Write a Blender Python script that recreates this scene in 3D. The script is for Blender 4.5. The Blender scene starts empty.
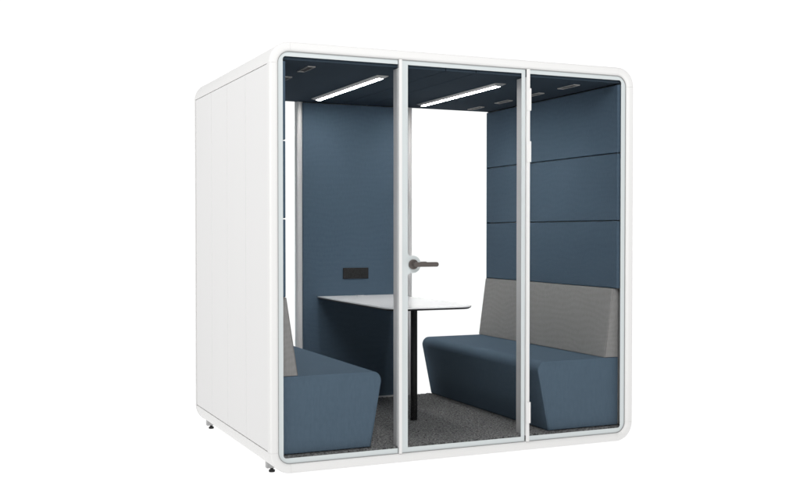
import bpy, bmesh, math, random
from math import sin, cos, pi, radians
from mathutils import Vector, Matrix, noise
from mathutils.geometry import tessellate_polygon
random.seed(7)

# ------------------------------------------------------------------ basics
scene = bpy.context.scene
COL = scene.collection
W, D, H = 2.232, 1.668, 2.2         # the booth: width, depth, height
R = 0.11                            # big outer corner radius
FW = 0.047                          # face width of the frame
XI, XJ = 0.094, W - 0.094           # inner faces of the side linings
ZF, ZC = 0.083, 2.112               # carpet and ceiling
YB = 1.63                           # rear end of the linings

def link(name, bm, mat, parent=None, smooth=None):
    me = bpy.data.meshes.new(name)
    bmesh.ops.recalc_face_normals(bm, faces=bm.faces[:])
    bm.to_mesh(me); bm.free()
    ob = bpy.data.objects.new(name, me)
    COL.objects.link(ob)
    if mat is not None:
        me.materials.append(mat)
    if parent is not None:
        ob.parent = parent
    if smooth is not None:
        try:
            me.set_sharp_from_angle(angle=radians(smooth))
        except Exception:
            for p in me.polygons: p.use_smooth = True
        tot = sum(p.area for p in me.polygons)
        for p in me.polygons: p.use_smooth = p.area < .08 * tot      # large flats stay flat
    return ob

def thing(name, label, cat, group=None, loc=(0, 0, 0)):
    o = bpy.data.objects.new(name, None)
    COL.objects.link(o); o.location = loc
    o.empty_display_size = 0.2
    o['label'] = label; o['category'] = cat
    if group: o['group'] = group
    return o

def copy_tree(o, parent=None):
    c = o.copy(); COL.objects.link(c); c.parent = parent
    for ch in list(o.children): copy_tree(ch, c)
    return c

def bevel(bm, r, seg=3, edges=None):
    if r <= 0: return
    bmesh.ops.bevel(bm, geom=(edges if edges is not None else bm.edges[:]), offset=r, segments=seg,
                    profile=0.5, affect='EDGES', clamp_overlap=True)

def box(x0, x1, y0, y1, z0, z1, r=0.0, seg=3):
    bm = bmesh.new()
    bmesh.ops.create_cube(bm, size=1.0)
    for v in bm.verts:
        v.co = Vector((x0 + (v.co.x + .5) * (x1 - x0), y0 + (v.co.y + .5) * (y1 - y0), z0 + (v.co.z + .5) * (z1 - z0)))
    bevel(bm, r, seg)
    return bm

def join(a, b):
    me = bpy.data.meshes.new('tmp'); b.to_mesh(me); b.free()
    a.from_mesh(me); bpy.data.meshes.remove(me)
    return a

def cyl(p0, p1, r, seg=32, bev=0.0):
    bm = bmesh.new()
    p0, p1 = Vector(p0), Vector(p1); d = p1 - p0
    bmesh.ops.create_cone(bm, cap_ends=True, segments=seg, radius1=r, radius2=r, depth=d.length)
    if bev > 0:
        ed = [e for e in bm.edges if any(len(f.verts) > 4 for f in e.link_faces)]
        bevel(bm, bev, 3, ed)
    m = Matrix.Translation((p0 + p1) / 2) @ d.to_track_quat('Z', 'Y').to_matrix().to_4x4()
    bmesh.ops.transform(bm, matrix=m, verts=bm.verts[:])
    return bm

def prism(poly, axis, a, b, holes=()):
    """polygon (list of 2-tuples) with holes, extruded from a to b along axis ('x': poly=(y,z); 'y': (x,z); 'z': (x,y))"""
    loops = [list(poly)] + [list(h) for h in holes]
    def P(q, t):
        return {'x': (t, q[0], q[1]), 'y': (q[0], t, q[1]), 'z': (q[0], q[1], t)}[axis]
    bm = bmesh.new()
    flat = [q for l in loops for q in l]
    va = [bm.verts.new(P(q, a)) for q in flat]; vb = [bm.verts.new(P(q, b)) for q in flat]
    tris = tessellate_polygon([[Vector((q[0], q[1], 0)) for q in l] for l in loops])
    for t in tris:
        try:
            bm.faces.new([va[i] for i in t]); bm.faces.new([vb[i] for i in reversed(t)])
        except ValueError:
            pass
    o = 0
    for l in loops:
        n = len(l)
        for i in range(n):
            j = (i + 1) % n
            bm.faces.new([va[o + i], va[o + j], vb[o + j], vb[o + i]])
        o += n
    return bm

def arc(cx, cy, r, a0, a1, n=10):
    return [(cx + r * cos(radians(a0 + (a1 - a0) * i / n)), cy + r * sin(radians(a0 + (a1 - a0) * i / n))) for i in range(n + 1)]

def rrect(x0, x1, y0, y1, r, n=10):
    if not isinstance(r, (list, tuple)): r = (r,) * 4       # bottom left, bottom right, top right, top left
    o = []
    for (cx, cy, rr, a) in ((x0 + r[0], y0 + r[0], r[0], 180), (x1 - r[1], y0 + r[1], r[1], 270),
                            (x1 - r[2], y1 - r[2], r[2], 0), (x0 + r[3], y1 - r[3], r[3], 90)):
        o += arc(cx, cy, rr, a, a + 90, n) if rr > 0 else [(cx, cy)]
    return o

# --------------------------------------------------------------- materials
def lin(c):
    c = c / 255.0
    return c / 12.92 if c <= 0.04045 else ((c + 0.055) / 1.055) ** 2.4

def mat(name, rgb, rough=0.5, metal=0.0, spec=0.5, bump=None, vary=None, sheen=0.0):
    m = bpy.data.materials.new(name); m.use_nodes = True
    nt = m.node_tree; b = nt.nodes['Principled BSDF']
    b.inputs['Roughness'].default_value = rough; b.inputs['Metallic'].default_value = metal
    b.inputs['Specular IOR Level'].default_value = spec
    if sheen: 
        b.inputs['Sheen Weight'].default_value = sheen; b.inputs['Sheen Roughness'].default_value = .5
    tc = nt.nodes.new('ShaderNodeTexCoord')
    if vary:                                   # (scale, amount, detail)
        nz = nt.nodes.new('ShaderNodeTexNoise'); nz.inputs['Scale'].default_value = vary[0]; nz.inputs['Detail'].default_value = vary[2]
        nt.links.new(tc.outputs['Object'], nz.inputs['Vector'])
        mx = nt.nodes.new('ShaderNodeMix'); mx.data_type = 'RGBA'
        mx.inputs[6].default_value = tuple(c * (1 - vary[1]) for c in rgb) + (1,)
        mx.inputs[7].default_value = tuple(min(1, c * (1 + vary[1])) for c in rgb) + (1,)
        nt.links.new(nz.outputs['Fac'], mx.inputs[0]); nt.links.new(mx.outputs[2], b.inputs['Base Color'])
    else:
        b.inputs['Base Color'].default_value = tuple(rgb) + (1,)
    if bump:                                   # (scale, strength, distance)
        nz = nt.nodes.new('ShaderNodeTexNoise'); nz.inputs['Scale'].default_value = bump[0]; nz.inputs['Detail'].default_value = 3
        nt.links.new(tc.outputs['Object'], nz.inputs['Vector'])
        bp = nt.nodes.new('ShaderNodeBump'); bp.inputs['Strength'].default_value = bump[1]; bp.inputs['Distance'].default_value = bump[2]
        nt.links.new(nz.outputs['Fac'], bp.inputs['Height']); nt.links.new(bp.outputs['Normal'], b.inputs['Normal'])
    return m

def fabric(name, rgb, moire=0.0, thread=0.0022, sheen=0.0):
    """woven cloth: two crossed sets of threads (bump and tone), slubs, and a faint broad wave in the weave"""
    m = bpy.data.materials.new(name); m.use_nodes = True
    nt = m.node_tree; b = nt.nodes['Principled BSDF']; N = nt.nodes.new; Lk = nt.links.new
    b.inputs['Roughness'].default_value = .9; b.inputs['Specular IOR Level'].default_value = .03
    b.inputs['Sheen Weight'].default_value = sheen; b.inputs['Sheen Roughness'].default_value = .6
    tc = N('ShaderNodeTexCoord')
    def wave(direction, scale, dist, dscale=2.0, detail=1.0):
        w = N('ShaderNodeTexWave'); w.wave_type = 'BANDS'; w.bands_direction = direction
        w.inputs['Scale'].default_value = scale; w.inputs['Distortion'].default_value = dist
        w.inputs['Detail'].default_value = detail; w.inputs['Detail Scale'].default_value = dscale
        Lk(tc.outputs['Object'], w.inputs['Vector']); return w.outputs['Fac']
    k = 0.3142 / thread
    def math_(op, a, bb):
        n = N('ShaderNodeMath'); n.operation = op
        for i, s in enumerate((a, bb)):
            if isinstance(s, (int, float)): n.inputs[i].default_value = s
            else: Lk(s, n.inputs[i])
        return n.outputs[0]
    wz = wave('Z', k, .6); wd = wave('DIAGONAL', k * .8, .6)
    h = math_('ADD', wz, wd)
    slub = N('ShaderNodeTexNoise'); slub.inputs['Scale'].default_value = 160; slub.inputs['Detail'].default_value = 4
    mp = N('ShaderNodeMapping'); mp.inputs['Scale'].default_value = (1, 1, .16)
    Lk(tc.outputs['Object'], mp.inputs['Vector']); Lk(mp.outputs['Vector'], slub.inputs['Vector'])
    broad = N('ShaderNodeTexNoise'); broad.inputs['Scale'].default_value = 3.0; broad.inputs['Detail'].default_value = 2
    Lk(tc.outputs['Object'], broad.inputs['Vector'])
    t = math_('ADD', math_('MULTIPLY', h, .12), math_('MULTIPLY', slub.outputs['Fac'], .32))
    t = math_('ADD', t, math_('MULTIPLY', broad.outputs['Fac'], .10))
    if moire:
        wv = wave('Z', 9.0, 9.0, .55, 0.0)
        t = math_('ADD', t, math_('MULTIPLY', wv, moire))
    t = math_('ADD', t, .67 - moire * .5)
    mul = N('ShaderNodeVectorMath'); mul.operation = 'SCALE'; mul.inputs[0].default_value = rgb
    Lk(t, mul.inputs['Scale']); Lk(mul.outputs[0], b.inputs['Base Color'])
    bp = N('ShaderNodeBump'); bp.inputs['Strength'].default_value = .5; bp.inputs['Distance'].default_value = .0006
    Lk(math_('ADD', h, slub.outputs['Fac']), bp.inputs['Height']); Lk(bp.outputs['Normal'], b.inputs['Normal'])
    return m

WHITE = mat('white_powder_coat', (.80, .795, .785), .45, spec=.22, bump=(900, .04, .0004), vary=(2.2, .008, 2))
PANEL = mat('white_side_board', (.78, .775, .77), .5, spec=.22, bump=(700, .05, .0004), vary=(1.6, .012, 3))
BACKER = mat('grey_seam_backer', (.35, .35, .35), .7)
ALU = mat('silver_anodised_profile', (.70, .69, .69), .42, metal=.15)
STEEL = mat('light_grey_bracket', (.42, .42, .42), .45, vary=(12, .04, 2))
NAVY = fabric('blue_wall_fabric', (.074, .110, .152), .04)
SEATF = fabric('blue_bench_fabric', (.088, .128, .172), .02)
GREYF = fabric('grey_backrest_fabric', (.27, .264, .26), .06)
CEILF = fabric('dark_blue_ceiling_fabric', (.037, .052, .070), .0)
BLACK = mat('black_powder_coat', (.006, .006, .0065), .5, spec=.25, bump=(500, .06, .0004))
RUBBER = mat('black_rubber', (.01, .01, .01), .7)
BRONZE = mat('dark_bronze_handle', (.115, .10, .092), .42, metal=.35, vary=(40, .05, 2))
SOCK = mat('black_outlet_plastic', (.022, .022, .022), .55, spec=.15)
SOCKIN = mat('black_outlet_slots', (.001, .001, .001), .8)
TOP = mat('white_laminate', (.80, .80, .81), .25, vary=(6, .01, 2))
VENTG = mat('grey_vent_metal', (.42, .41, .40), .6)
VENTD = mat('dark_vent_inside', (.01, .01, .012), .8)
EDGE_SHADE = mat('grey_edge_shade', (.30, .30, .30), .6)  # grey that stands in for shade along the frame's inner edge
FROST = mat('pale_frosted_border', (.64, .685, .69), .30, vary=(4, .015, 2))
LAMPM = mat('lamp_housing_metal', (.5, .49, .48), .35, metal=.6)

def carpet_mat():
    m = bpy.data.materials.new('speckled_grey_carpet'); m.use_nodes = True
    nt = m.node_tree; b = nt.nodes['Principled BSDF']; N = nt.nodes.new; Lk = nt.links.new
    b.inputs['Roughness'].default_value = 1.0; b.inputs['Specular IOR Level'].default_value = .1
    tc = N('ShaderNodeTexCoord')
    a = N('ShaderNodeTexNoise'); a.inputs['Scale'].default_value = 84; a.inputs['Detail'].default_value = 5; a.inputs['Roughness'].default_value = .7
    v = N('ShaderNodeTexVoronoi'); v.inputs['Scale'].default_value = 120
    Lk(tc.outputs['Object'], a.inputs['Vector']); Lk(tc.outputs['Object'], v.inputs['Vector'])
    r = N('ShaderNodeValToRGB'); r.color_ramp.elements[0].position = .33; r.color_ramp.elements[1].position = .68
    r.color_ramp.elements[0].color = (.018, .018, .019, 1); r.color_ramp.elements[1].color = (.29, .285, .28, 1)
    Lk(a.outputs['Fac'], r.inputs['Fac'])
    mx = N('ShaderNodeMix'); mx.data_type = 'RGBA'; mx.blend_type = 'MULTIPLY'; mx.inputs[0].default_value = .55
    Lk(r.outputs['Color'], mx.inputs[6]); Lk(v.outputs['Color'], mx.inputs[7])
    hs = N('ShaderNodeHueSaturation'); hs.inputs['Saturation'].default_value = .08; hs.inputs['Value'].default_value = 1.25
    Lk(mx.outputs[2], hs.inputs['Color']); Lk(hs.outputs['Color'], b.inputs['Base Color'])
    bp = N('ShaderNodeBump'); bp.inputs['Strength'].default_value = .8; bp.inputs['Distance'].default_value = .004
    Lk(a.outputs['Fac'], bp.inputs['Height']); Lk(bp.outputs['Normal'], b.inputs['Normal'])
    return m
CARPET = carpet_mat()

def glass_mat():
    """clear low-reflection glazing: what passes through goes straight on, a little of the surroundings shows at a slant"""
    m = bpy.data.materials.new('clear_glass'); m.use_nodes = True
    nt = m.node_tree; nt.nodes.clear(); N = nt.nodes.new; Lk = nt.links.new
    out = N('ShaderNodeOutputMaterial'); mx = N('ShaderNodeMixShader')
    tr = N('ShaderNodeBsdfTransparent'); tr.inputs['Color'].default_value = (.994, .997, .996, 1)
    gl = N('ShaderNodeBsdfGlossy'); gl.inputs['Roughness'].default_value = .02
    fr = N('ShaderNodeFresnel'); fr.inputs['IOR'].default_value = 1.06
    Lk(fr.outputs[0], mx.inputs[0]); Lk(tr.outputs[0], mx.inputs[1]); Lk(gl.outputs[0], mx.inputs[2]); Lk(mx.outputs[0], out.inputs[0])
    return m
GLASS = glass_mat()

def emit_mat(name, rgb, s):
    m = bpy.data.materials.new(name); m.use_nodes = True
    b = m.node_tree.nodes['Principled BSDF']
    b.inputs['Base Color'].default_value = (.8, .8, .8, 1)
    b.inputs['Emission Color'].default_value = tuple(rgb) + (1,); b.inputs['Emission Strength'].default_value = s
    return m
LAMP_L = 76.0
DIFF = emit_mat('lit_lamp_diffuser', (1.0, .985, .96), LAMP_L)

# ------------------------------------------------------------- the setting
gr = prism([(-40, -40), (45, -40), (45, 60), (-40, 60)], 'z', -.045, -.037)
FLOORM = bpy.data.materials.new('glowing_white_floor'); FLOORM.use_nodes = True
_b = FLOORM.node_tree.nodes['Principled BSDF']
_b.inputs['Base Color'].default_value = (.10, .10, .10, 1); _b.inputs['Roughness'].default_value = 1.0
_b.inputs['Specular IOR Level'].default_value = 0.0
_b.inputs['Emission Color'].default_value = (1, 1, 1, 1); _b.inputs['Emission Strength'].default_value = .985  # glow added to keep the floor white and wash out contact shadows
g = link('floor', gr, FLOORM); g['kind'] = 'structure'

# ------------------------------------------------------------- office booth
pod = thing('office_booth', 'white framed soundproof meeting booth with glass door, clear front panes and dark blue fabric lining', 'office booth')

def frame_section(name, y0, y1, front):
    """rounded rectangular frame made of four rails and four corner pieces with hairline joints"""
    fr = bpy.data.objects.new(name, None); COL.objects.link(fr); fr.parent = pod
    # cross section (offset inward o, depth y) as a closed loop
    ro, ri = .011, .019
    sgn = 1 if front else -1
    yf, yb = (y0, y1) if front else (y1, y0)
    sec = []
    for i in range(7):
        a = radians(90 * i / 6); sec.append((ro - ro * cos(a), yf + sgn * (ro - ro * sin(a))))
    for i in range(7):
        a = radians(90 * i / 6); sec.append((FW - ri + ri * sin(a), yf + sgn * (ri - ri * cos(a))))
    sec.append((FW, yb)); sec.append((0, yb))
    def path_pt(kind, t):
        # returns base point on the outer outline and the inward normal
        if kind[0] == 'c':
            cx, cz, a0 = kind[1:]
            a = radians(a0 + 90 * t); return (cx + R * cos(a), cz + R * sin(a)), (-cos(a), -sin(a))
        x0, z0, x1, z1, nx, nz = kind[1:]
        return (x0 + (x1 - x0) * t, z0 + (z1 - z0) * t), (nx, nz)
    g_ = .0006
    pieces = [('frame_rail', ('l', 0, R + g_, 0, H - R - g_, 1, 0)), ('frame_corner', ('c', R, H - R, 90)),
              ('frame_rail', ('l', R + g_, H, W - R - g_, H, 0, -1)), ('frame_corner', ('c', W - R, H - R, 0)),
              ('frame_rail', ('l', W, R + g_, W, H - R - g_, -1, 0)), ('frame_corner', ('c', W - R, R, 270)),
              ('frame_rail', ('l', R + g_, 0, W - R - g_, 0, 0, 1)), ('frame_corner', ('c', R, R, 180))]
    for nm, kd in pieces:
        n = 16 if kd[0] == 'c' else 1
        bm = bmesh.new(); rings = []
        for k in range(n + 1):
            (px, pz), (nx, nz) = path_pt(kd, k / n)
            rings.append([bm.verts.new((px + nx * o, y, pz + nz * o)) for (o, y) in sec])
        m_ = len(sec)
        for k in range(n):
            for i in range(m_):
                j = (i + 1) % m_
                bm.faces.new([rings[k][i], rings[k][j], rings[k + 1][j], rings[k + 1][i]])
        bm.faces.new(rings[0]); bm.faces.new(list(reversed(rings[-1])))
        link(nm, bm, WHITE, fr, smooth=35)
    return fr
frame_section('front_frame', 0.0, .045, True)
frame_section('rear_frame', D - .03, D, False)

# shell between the two frames: rounded roof and base caps, white side boards in a shallow groove
Y0, Y1 = .0465, D - .0315
INS = .0012
def cap(name, top):
    s = 1 if top else -1
    z = lambda v: v if top else H - v            # mirror
    zt = 2.091
    o = []
    o += [(INS, z(zt))]
    o += [(x, z(zz)) for x, zz in reversed(arc(R, H - R, R - INS, 90, 180, 14))]
    o += [(x, z(zz)) for x, zz in reversed(arc(W - R, H - R, R - INS, 0, 90, 14))]
    o += [(W - INS, z(zt))]
    o += [(W - .03, z(zt))] + [(x, z(zz)) for x, zz in arc(W - R, H - R, R - .03, 0, 90, 8)]
    o += [(x, z(zz)) for x, zz in arc(R, H - R, R - .03, 90, 180, 8)] + [(.03, z(zt))]
    return link(name, prism(o, 'y', Y0, Y1), WHITE, pod, smooth=35)
cap('roof_cap', True); cap('base_cap', False)
seams = [.0485, .454, .846, 1.219, Y1 - .006]
for side in (0, 1):
    for i in range(4):
        a, b = seams[i] + (.0014 if i else 0), seams[i + 1] - .0014
        x0, x1 = (INS + .0004, .028) if side == 0 else (W - .028, W - INS - .0004)
        link('side_board', box(x0, x1, a, b, .1145, 2.0865, .0009, 2), PANEL, pod, smooth=35)
    x0, x1 = (.0285, .05) if side == 0 else (W - .05, W - .0285)
    link('seam_backing', box(x0, x1, .06, Y1 - .002, .09, 2.11), BACKER, pod)

# fabric wall panels (three a side above the backrests, one behind each bench), slim shadow gaps between
levels = [(.9015, 1.2995), (1.3052, 1.6997), (1.7053, 2.105)]
for side in (0, 1):
    x0, x1 = (.062, XI) if side == 0 else (XJ, W - .062)
    for z0, z1 in levels:
        link('wall_panel', box(x0, x1, .031, YB - .004, z0, z1, .0045, 3), NAVY, pod, smooth=35)
    link('edge_trim', box(x0 + (0 if side == 0 else .0012), x1 - (.0012 if side == 0 else 0), YB - .0035, YB, ZF + .002, 2.105, .0008, 2), NAVY, pod, smooth=35)
    xa, xb = (.0505, .0615) if side == 0 else (W - .0615, W - .0505)
    link('panel_backing', box(xa, xb, .075, YB, ZF, 2.11), BACKER, pod)

# ceiling: side slabs and a middle access panel, all of one height
cel = bpy.data.objects.new('ceiling', None); COL.objects.link(cel); cel.parent = pod
for x0, x1 in ((.066, 1.0035), (1.0065, 1.1925), (1.1955, W - .066)):
    link('ceiling_panel', box(x0, x1, .031, YB, ZC, 2.15, .003, 2), CEILF, cel, smooth=35)
link('ceiling_backing', box(.06, W - .06, .07, YB, 2.1505, 2.165), BACKER, cel)

# carpet: raised looped pile as real bumps
link('floor_slab', box(.052, W - .052, .05, YB, .04, ZF - .012), BACKER, pod)
def carpet():
    bm = bmesh.new()
    x0, x1, y0, y1 = .0635, W - .0635, .030, YB - .002
    nx, ny = 420, 330
    vs = []
    for j in range(ny + 1):
        row = []
        for i in range(nx + 1):
            x = x0 + (x1 - x0) * i / nx; y = y0 + (y1 - y0) * j / ny
            n1 = noise.noise(Vector((x * 130, y * 130, 0))); n2 = noise.noise(Vector((x * 60, y * 60, 5)))
            h = .0035 * n1 + .0025 * n2
            row.append(bm.verts.new((x, y, ZF + h)))
        vs.append(row)
    for j in range(ny):
        for i in range(nx):
            bm.faces.new((vs[j][i], vs[j][i + 1], vs[j + 1][i + 1], vs[j + 1][i]))
    low = [[bm.verts.new((v.co.x, v.co.y, ZF - .011)) for v in vs[0]]]
    for i in range(nx):
        bm.faces.new((low[0][i], low[0][i + 1], vs[0][i + 1], vs[0][i]))
    return bm
cp = link('carpet', carpet(), CARPET, pod, smooth=80)

# glazing --------------------------------------------------------------
YG = .018
XM0, XM1, XN0, XN1 = .716, .733, 1.503, 1.5225      # the two front mullion strips
def pane(name, x0, x1, y, inner, parent=pod, label=None, z0=.035, z1=H - .035):
    """glass sheet with its frosted border; inner = inner outline of the border"""
    p = link(name, box(x0, x1, y + .0022, y + .0092, z0, z1), GLASS, parent)
    outer = [(x0, z0), (x1, z0), (x1, z1), (x0, z1)]
    link('frosted_border', prism(outer, 'y', y, y + .0020, [list(reversed(inner))]), FROST, p)
    if label: p['label'] = label
    return p
ZI0, ZI1 = .076, 2.128
left_inner = rrect(.0755, XM0 - .0015, ZI0, ZI1, (.016, .0008, .0008, .016), 6)
pane('front_window', .036, XM0 - .0005, YG, left_inner, label='fixed clear pane left of the door')
right_inner = rrect(XN1 + .0015, W - .0775, ZI0, ZI1, (.0008, .016, .016, .0008), 6)
pane('front_window', XN1 + .0005, W - .036, YG, right_inner, label='fixed clear pane right of the door')

# grey ring added as the painted shade line between frame and glazing
link('edge_shade_ring', prism(rrect(FW - .006, W - FW + .006, FW - .006, H - FW + .006, R - FW + .006, 12), 'y', .0135, YG - .0005,
     [list(reversed(rrect(FW + .0024, W - FW - .0024, FW + .0024, H - FW - .0024, R - FW - .0024, 12)))]), EDGE_SHADE, pod)

# door
door = bpy.data.objects.new('glass_door', None); COL.objects.link(door); door.parent = pod
dx0, dx1 = XM1 + .003, XN0 - .003
hx, hz = .803, 1.061
bx = .773
lobe = [(bx, hz + .0665)]
r1, r2 = .047, .020
fc = (bx + r2, .0665)
# fillet above, circle, fillet below (drawn downwards)
ang = math.degrees(math.atan2(-.0665, hx - fc[0]))          # from fillet centre to circle centre
lobe = arc(fc[0], hz + fc[1], r2, 180, 360 + ang, 8)
ca = math.degrees(math.atan2(.0665, fc[0] - hx))
lobe += arc(hx, hz, r1, ca, -ca, 20)[1:]
lobe += arc(fc[0], hz - fc[1], r2, -ang, 180, 8)[1:]
door_inner = [(bx, ZI0), (1.4765, ZI0), (1.4765, ZI1), (bx, ZI1)] + lobe     # anticlockwise, down the left side
pd = link('door_pane', box(dx0, dx1, YG + .0022, YG + .0092, .046, H - .046), GLASS, door)
outer = [(dx0, .0465), (dx1, .0465), (dx1, H - .0465), (dx0, H - .0465)]
link('frosted_border', prism(outer, 'y', YG, YG + .0020, [list(reversed(door_inner))]), FROST, pd)
# handle: rose, neck and lever on both faces
def handle(s, yg):
    bm = cyl((hx, yg, hz), (hx, yg + s * .014, hz), .0265, 40, .003)
    join(bm, cyl((hx, yg + s * .012, hz), (hx, yg + s * .047, hz), .0105, 28))
    lv = prism(rrect(hx - .0125, .9305 if s < 0 else .915, hz - .0125, hz + .0125, .0118, 8), 'y', yg + s * .040, yg + s * .056)
    bevel(lv, .003, 2, [e for e in lv.edges if len(e.link_faces) == 2 and abs(e.verts[0].co.y - e.verts[1].co.y) < 1e-6 and e.calc_face_angle(0) > 1.2])
    join(bm, lv)
    return bm
link('door_handle', handle(-1, YG), BRONZE, door, smooth=35)
link('door_handle', handle(1, YG + .0092), BRONZE, door, smooth=35)
for z0, z1 in ((1.918, 2.043), (1.629, 1.746), (.154, .273)):
    bm = box(1.4995, XN1 + .0015, -.005, .0060, z0, z1, .0025, 3)
    join(bm, cyl((XN1 - .001, -.002, z0 + .0005), (XN1 - .001, -.002, z1 - .0005), .0055, 20))
    link('hinge', bm, WHITE, door, smooth=35)

# mullions: thin white strip in front, deeper silver post behind
def mullion(x0, x1, depth):
    p = link('mullion', box(x0, x1, .001, .013, .0475, H - .0475, .0025, 3), WHITE, pod, smooth=35)
    a, b = x0 + .0005, x1 - .0005
    prof = [(a, .0135), (b, .0135), (b, depth), (a + .003, depth), (a + .003, depth * .72), (a, depth * .70), (a, depth * .42),
            (a + .0025, depth * .40), (a + .0025, depth * .34), (a, depth * .32)]
    q = link('post', prism(prof, 'z', .081, 2.108), ALU, p)
    return p
mullion(XM0, XM1, .088)
mullion(XN0, XN1, .122)

# rear wall: window, fabric panel, window
def rear_post(x0, x1):
    prof = [(x0, 1.6165), (x0 + .008, 1.611), (x0 + .014, 1.611), (x0 + .018, 1.6155), (x1 - .007, 1.6155), (x1 - .004, 1.611), (x1, 1.611), (x1, 1.652), (x0, 1.652)]
    return link('rear_post', prism(prof, 'z', .05, 2.15), ALU, pod)
rear_post(.682, .7165); rear_post(1.4965, 1.530)
link('rear_panel', box(.7175, 1.4955, 1.600, 1.652, ZF + .001, 2.107, .004, 3), NAVY, pod, smooth=35)
link('rear_panel_cover', box(.717, 1.496, 1.6525, 1.664, .05, 2.15, .001, 2), WHITE, pod, smooth=35)
link('base_trim', box(.72, 1.492, 1.5935, 1.5995, ZF - .002, ZF + .011, .001, 2), ALU, pod, smooth=35)
pane('rear_window', .036, .681, 1.642, rrect(.0755, .675, ZI0, ZI1, .016, 6))
pane('rear_window', 1.531, W - .036, 1.642, rrect(1.537, W - .0755, ZI0, ZI1, .016, 6))

# ceiling lights
def ceiling_light(xc, y0, y1):
    w, w2, h, e = .036, .019, .014, .030
    z = ZC - .0005
    bm = bmesh.new()
    def ring(wd, yy0, yy1, zz): return [bm.verts.new((xc + sx * wd, yy, zz)) for sx, yy in ((-1, yy0), (1, yy0), (1, yy1), (-1, yy1))]
    A = ring(w, y0, y1, z); B = ring(w, y0, y1, z - .003); Cc = ring(w2, y0 + e, y1 - e, z - h); Dd = ring(w2 - .003, y0 + e + .003, y1 - e - .003, z - h); E_ = ring(w2 - .003, y0 + e + .003, y1 - e - .003, z - h + .004)
    bm.faces.new(A)
    for P_, Q_ in ((A, B), (B, Cc), (Cc, Dd), (Dd, E_)):
        for i in range(4):
            j = (i + 1) % 4; bm.faces.new((P_[i], P_[j], Q_[j], Q_[i]))
    bm.faces.new(E_)
    o = link('ceiling_light', bm, LAMPM, cel)
    link('diffuser', box(xc - w2 + .0035, xc + w2 - .0035, y0 + e + .0035, y1 - e - .0035, z - h - .0012, z - h + .0035, .001, 2), DIFF, o)
    return o
ceiling_light(.752, .312, 1.420)
ceiling_light(1.508, .312, 1.410)

# slotted ceiling vents
def vent(xc, y0, y1):
    w = .021; z = ZC - .0005; t = .0022
    o = link('vent', prism([(xc - w, y0), (xc + w, y0), (xc + w, y1), (xc - w, y1)], 'z', z - .006, z,
             [[(xc - w + t, y0 + t), (xc - w + t, y1 - t), (xc + w - t, y1 - t), (xc + w - t, y0 + t)]]), VENTG, cel)
    link('vent_inside', box(xc - w + t, xc + w - t, y0 + t, y1 - t, z - .0012, z - .0002), VENTD, o)
for y0, y1 in ((.168, .350), (.562, .740), (.955, 1.130), (1.345, 1.520)):
    vent(.283, y0, y1); vent(1.945, y0, y1)

# power outlet on the rear panel
so = link('power_outlet', box(1.004, 1.191, 1.5910, 1.5998, .915, .990, .002, 2), SOCK, pod, smooth=35)
for xc in (1.073, 1.126):
    link('socket', box(xc - .024, xc + .024, 1.5895, 1.5908, .925, .980, .0005, 2), SOCK, so)
    bm = box(xc - .0045, xc + .0045, 1.5880, 1.5894, .955, .975)
    for s in (-1, 1):
        b2 = box(-.0045, .0045, 1.5880, 1.5894, -.010, .010)
        bmesh.ops.rotate(b2, cent=(0, 0, 0), matrix=Matrix.Rotation(s * .5, 3, 'Y'), verts=b2.verts[:])
        bmesh.ops.translate(b2, vec=(xc + s * .013, 0, .941), verts=b2.verts[:])
        join(bm, b2)
    link('socket_holes', bm, SOCKIN, so)
bm = box(1.158, 1.170, 1.5888, 1.5908, .956, .963); join(bm, box(1.158, 1.170, 1.5888, 1.5908, .941, .948))
link('charging_port', bm, SOCKIN, so)

# levelling feet
for fx in (.075, W - .075):
    for fy in (.245, 1.575):
        f_ = link('foot', box(fx - .024, fx + .020, fy - .016, fy + .016, -.016, -.0005 + .02, .0015, 2), STEEL, pod, smooth=35)
        bm = cyl((fx + .004, fy - .012, -.027), (fx + .004, fy - .012, -.018), .009, 20)
        join(bm, cyl((fx + .004, fy - .012, -.0365), (fx + .004, fy - .012, -.024), .0165, 28, .003))
        link('foot_pad', bm, RUBBER, f_, smooth=35)

# ------------------------------------------------------------------ benches
def rounded_profile(pts, n=8):
    out = []
    m_ = len(pts)
    for i, (x, z, r) in enumerate(pts):
        if r <= 0: out.append((x, z)); continue
        p = Vector((x, z)); a = Vector(pts[i - 1][:2]) - p; b = Vector(pts[(i + 1) % m_][:2]) - p
        a.normalize(); b.normalize()
        half = a.angle(b) / 2; t = r / math.tan(half)
        c = p + (a + b).normalized() * (r / sin(half))
        s0 = p + a * t - c; s1 = p + b * t - c
        a0 = math.atan2(s0.y, s0.x); a1 = math.atan2(s1.y, s1.x)
        d_ = (a1 - a0 + pi) % (2 * pi) - pi
        for k in range(n + 1):
            an = a0 + d_ * k / n; out.append((c.x + r * cos(an), c.y + r * sin(an)))
    return out

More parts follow.
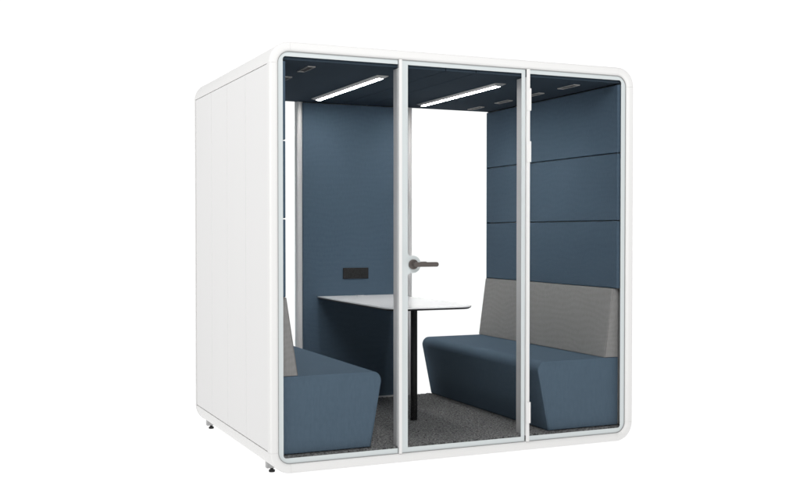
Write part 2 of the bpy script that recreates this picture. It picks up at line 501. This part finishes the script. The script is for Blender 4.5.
def loft(profile, y0, y1, r, mirror):
    """profile extruded along y with softly rounded ends"""
    cx = sum(p[0] for p in profile) / len(profile); cz = sum(p[1] for p in profile) / len(profile)
    st = [(y0 + r * (1 - cos(radians(a))), r * (1 - sin(radians(a)))) for a in (0, 22.5, 45, 67.5, 90)]
    st += [(y1 - r * (1 - cos(radians(a))), r * (1 - sin(radians(a)))) for a in (90, 67.5, 45, 22.5, 0)]
    bm = bmesh.new(); rings = []
    n = len(profile)
    nrm = []
    for i in range(n):
        a, b = Vector(profile[i - 1]), Vector(profile[(i + 1) % n]); t = (b - a).normalized()
        nv = Vector((t.y, -t.x))
        if nv.dot(Vector((cx, cz)) - Vector(profile[i])) < 0: nv = -nv
        nrm.append(nv)
    for y, ins in st:
        rings.append([bm.verts.new(((W - (p[0] + nv.x * ins)) if mirror else p[0] + nv.x * ins, y, p[1] + nv.y * ins)) for p, nv in zip(profile, nrm)])
    for k in range(len(rings) - 1):
        for i in range(n):
            j = (i + 1) % n
            bm.faces.new((rings[k][i], rings[k][j], rings[k + 1][j], rings[k + 1][i]))
    bm.faces.new(rings[0]); bm.faces.new(list(reversed(rings[-1])))
    return bm

SEAT_Z = .490
XB = .0635
def bench(label, mirror):
    bx_ = (W - .35) if mirror else .35
    t = thing('bench', label, 'bench', 'upholstered benches facing each other in the booth', (bx_, .8, ZF))
    def add(name, bm, m, par=None):
        o = link(name, bm, m, None, smooth=50)
        o.data.transform(Matrix.Translation((-bx_, -.8, -ZF))); o.parent = t
        return o
    foot_, nose, back = (.548, .630, .162) if mirror else (.574, .645, .168)
    prof = rounded_profile([(XB, ZF + .004, 0), (foot_, ZF + .004, .004), (nose, SEAT_Z, .050), (XB, SEAT_Z, 0)])
    add('seat', loft(prof, .058, 1.618, .006, mirror), SEATF)
    bp_ = rounded_profile([(XB, SEAT_Z + .0015, 0), (back, SEAT_Z + .0015, .003), (XI + .012, .898, .004), (XB, .898, 0)], 4)
    add('backrest', loft(bp_, .058, 1.618, .005, mirror), GREYF)
    return t
bench('left bench, blue with grey backrest, mostly hidden by the white side of the booth', False)
bench('right bench, blue with grey backrest, its long side seen through the glass door', True)

# -------------------------------------------------------------------- table
tb = thing('table', 'narrow white topped table on one black leg, between the two blue benches', 'table', None, (1.12, .70, ZF))
def tadd(name, bm, m, par=None, smooth=35):
    o = link(name, bm, m, None, smooth=smooth)
    o.data.transform(Matrix.Translation((-1.12, -.70, -ZF))); o.parent = par or tb
    return o
TZ = .800
tx0, tx1, ty0, ty1 = .819, 1.376, .345, 1.598
def slab(z0, z1, ins, r):
    bm = prism(rrect(tx0 + ins, tx1 - ins, ty0 + ins, ty1 - (0 if ins == 0 else .001), (r, r, .004, .004), 12), 'z', z0, z1)
    return bm
top = slab(TZ - .007, TZ, 0, .11)
bevel(top, .0018, 2, [e for e in top.edges if abs(e.verts[0].co.z - TZ) < 1e-5 and abs(e.verts[1].co.z - TZ) < 1e-5 and len(e.link_faces) == 2 and e.calc_face_angle(0) > 1])
tt = tadd('tabletop', top, TOP)
def under():
    # black core, chamfered under the white top
    n = 12
    a = rrect(tx0 + .001, tx1 - .001, ty0 + .001, ty1 - .001, (.109, .109, .004, .004), n); b = rrect(tx0 + .014, tx1 - .014, ty0 + .014, ty1 - .002, (.096, .096, .004, .004), n)
    bm = bmesh.new()
    va = [bm.verts.new((x, y, TZ - .0072)) for x, y in a]; vc = [bm.verts.new((x, y, TZ - .010)) for x, y in a]; vb = [bm.verts.new((x, y, TZ - .018)) for x, y in b]
    for P_, Q_ in ((va, vc), (vc, vb)):
        for i in range(len(a)):
            j = (i + 1) % len(a); bm.faces.new((P_[i], P_[j], Q_[j], Q_[i]))
    bm.faces.new(va); bm.faces.new(list(reversed(vb)))
    return bm
tadd('table_core', under(), BLACK)
tadd('leg_plate', box(1.02, 1.205, .55, .82, TZ - .030, TZ - .0182, .002, 2), BLACK)
tadd('leg', cyl((1.125, .70, ZF + .004), (1.125, .70, TZ - .0302), .0205, 40, .001), BLACK)
tadd('cable_cap', box(1.075, 1.135, 1.50, 1.545, TZ + .0003, TZ + .004, .0015, 2), ALU, tt)

# ------------------------------------------------------------------- camera
f, yaw, pitch = 1036.12, 0.4205, 0.0197
cam = bpy.data.cameras.new('camera'); co = bpy.data.objects.new('camera', cam); COL.objects.link(co)
cam.sensor_width = 36.0; cam.sensor_fit = 'HORIZONTAL'; cam.lens = 36.0 * f / 800
cam.shift_x = -0.638 / 800; cam.shift_y = (253.17 - 250) / 800
cam.clip_start = .05; cam.clip_end = 300
co.location = (-1.5311, -5.0401, 1.2309)
co.rotation_euler = (pi / 2 - pitch, 0, -yaw)
scene.camera = co

# -------------------------------------------------------------------- light
w = bpy.data.worlds.new('World'); scene.world = w; w.use_nodes = True
nt = w.node_tree; bg = nt.nodes['Background']
# white photo studio: bright seamless backdrop behind the booth, softer light from the rest of the room
tc = nt.nodes.new('ShaderNodeTexCoord'); dt = nt.nodes.new('ShaderNodeVectorMath'); dt.operation = 'DOT_PRODUCT'
dt.inputs[1].default_value = (sin(yaw), cos(yaw), 0)
nt.links.new(tc.outputs['Generated'], dt.inputs[0])
rp = nt.nodes.new('ShaderNodeValToRGB')
mr = nt.nodes.new('ShaderNodeMapRange'); mr.inputs[1].default_value = -1; mr.inputs[2].default_value = 1
nt.links.new(dt.outputs['Value'], mr.inputs[0]); nt.links.new(mr.outputs[0], rp.inputs['Fac'])
ROOM = .25
rp.color_ramp.elements[0].position = .55; rp.color_ramp.elements[0].color = (ROOM, ROOM, ROOM * 1.0, 1)
rp.color_ramp.elements[1].position = .75; rp.color_ramp.elements[1].color = (1.10, 1.10, 1.10, 1)
nt.links.new(rp.outputs['Color'], bg.inputs['Color']); bg.inputs['Strength'].default_value = 1.0

def area(name, loc, target, size, power, col=(1, 1, 1)):
    l = bpy.data.lights.new(name, 'AREA'); l.shape = 'RECTANGLE'; l.size, l.size_y = size; l.energy = power; l.color = col
    o = bpy.data.objects.new(name, l); COL.objects.link(o); o.location = loc
    o.rotation_euler = (Vector(target) - Vector(loc)).to_track_quat('-Z', 'Y').to_euler()
    return o
area('softbox_front', (-.3, -5.6, 5.4), (1.1, .4, 1.1), (4, 2.5), 300)
area('softbox_left', (-6.6, -.6, 4.4), (0, .8, 1.2), (3.5, 2.5), 190)

# ------------------------------------------------------------------- render
scene.render.engine = 'CYCLES'
scene.cycles.use_denoising = True
scene.cycles.max_bounces = 12; scene.cycles.diffuse_bounces = 5; scene.cycles.transparent_max_bounces = 24
scene.cycles.sample_clamp_indirect = 2.5
scene.view_settings.view_transform = 'Standard'; scene.view_settings.look = 'None'
scene.view_settings.exposure = 0; scene.view_settings.gamma = 1
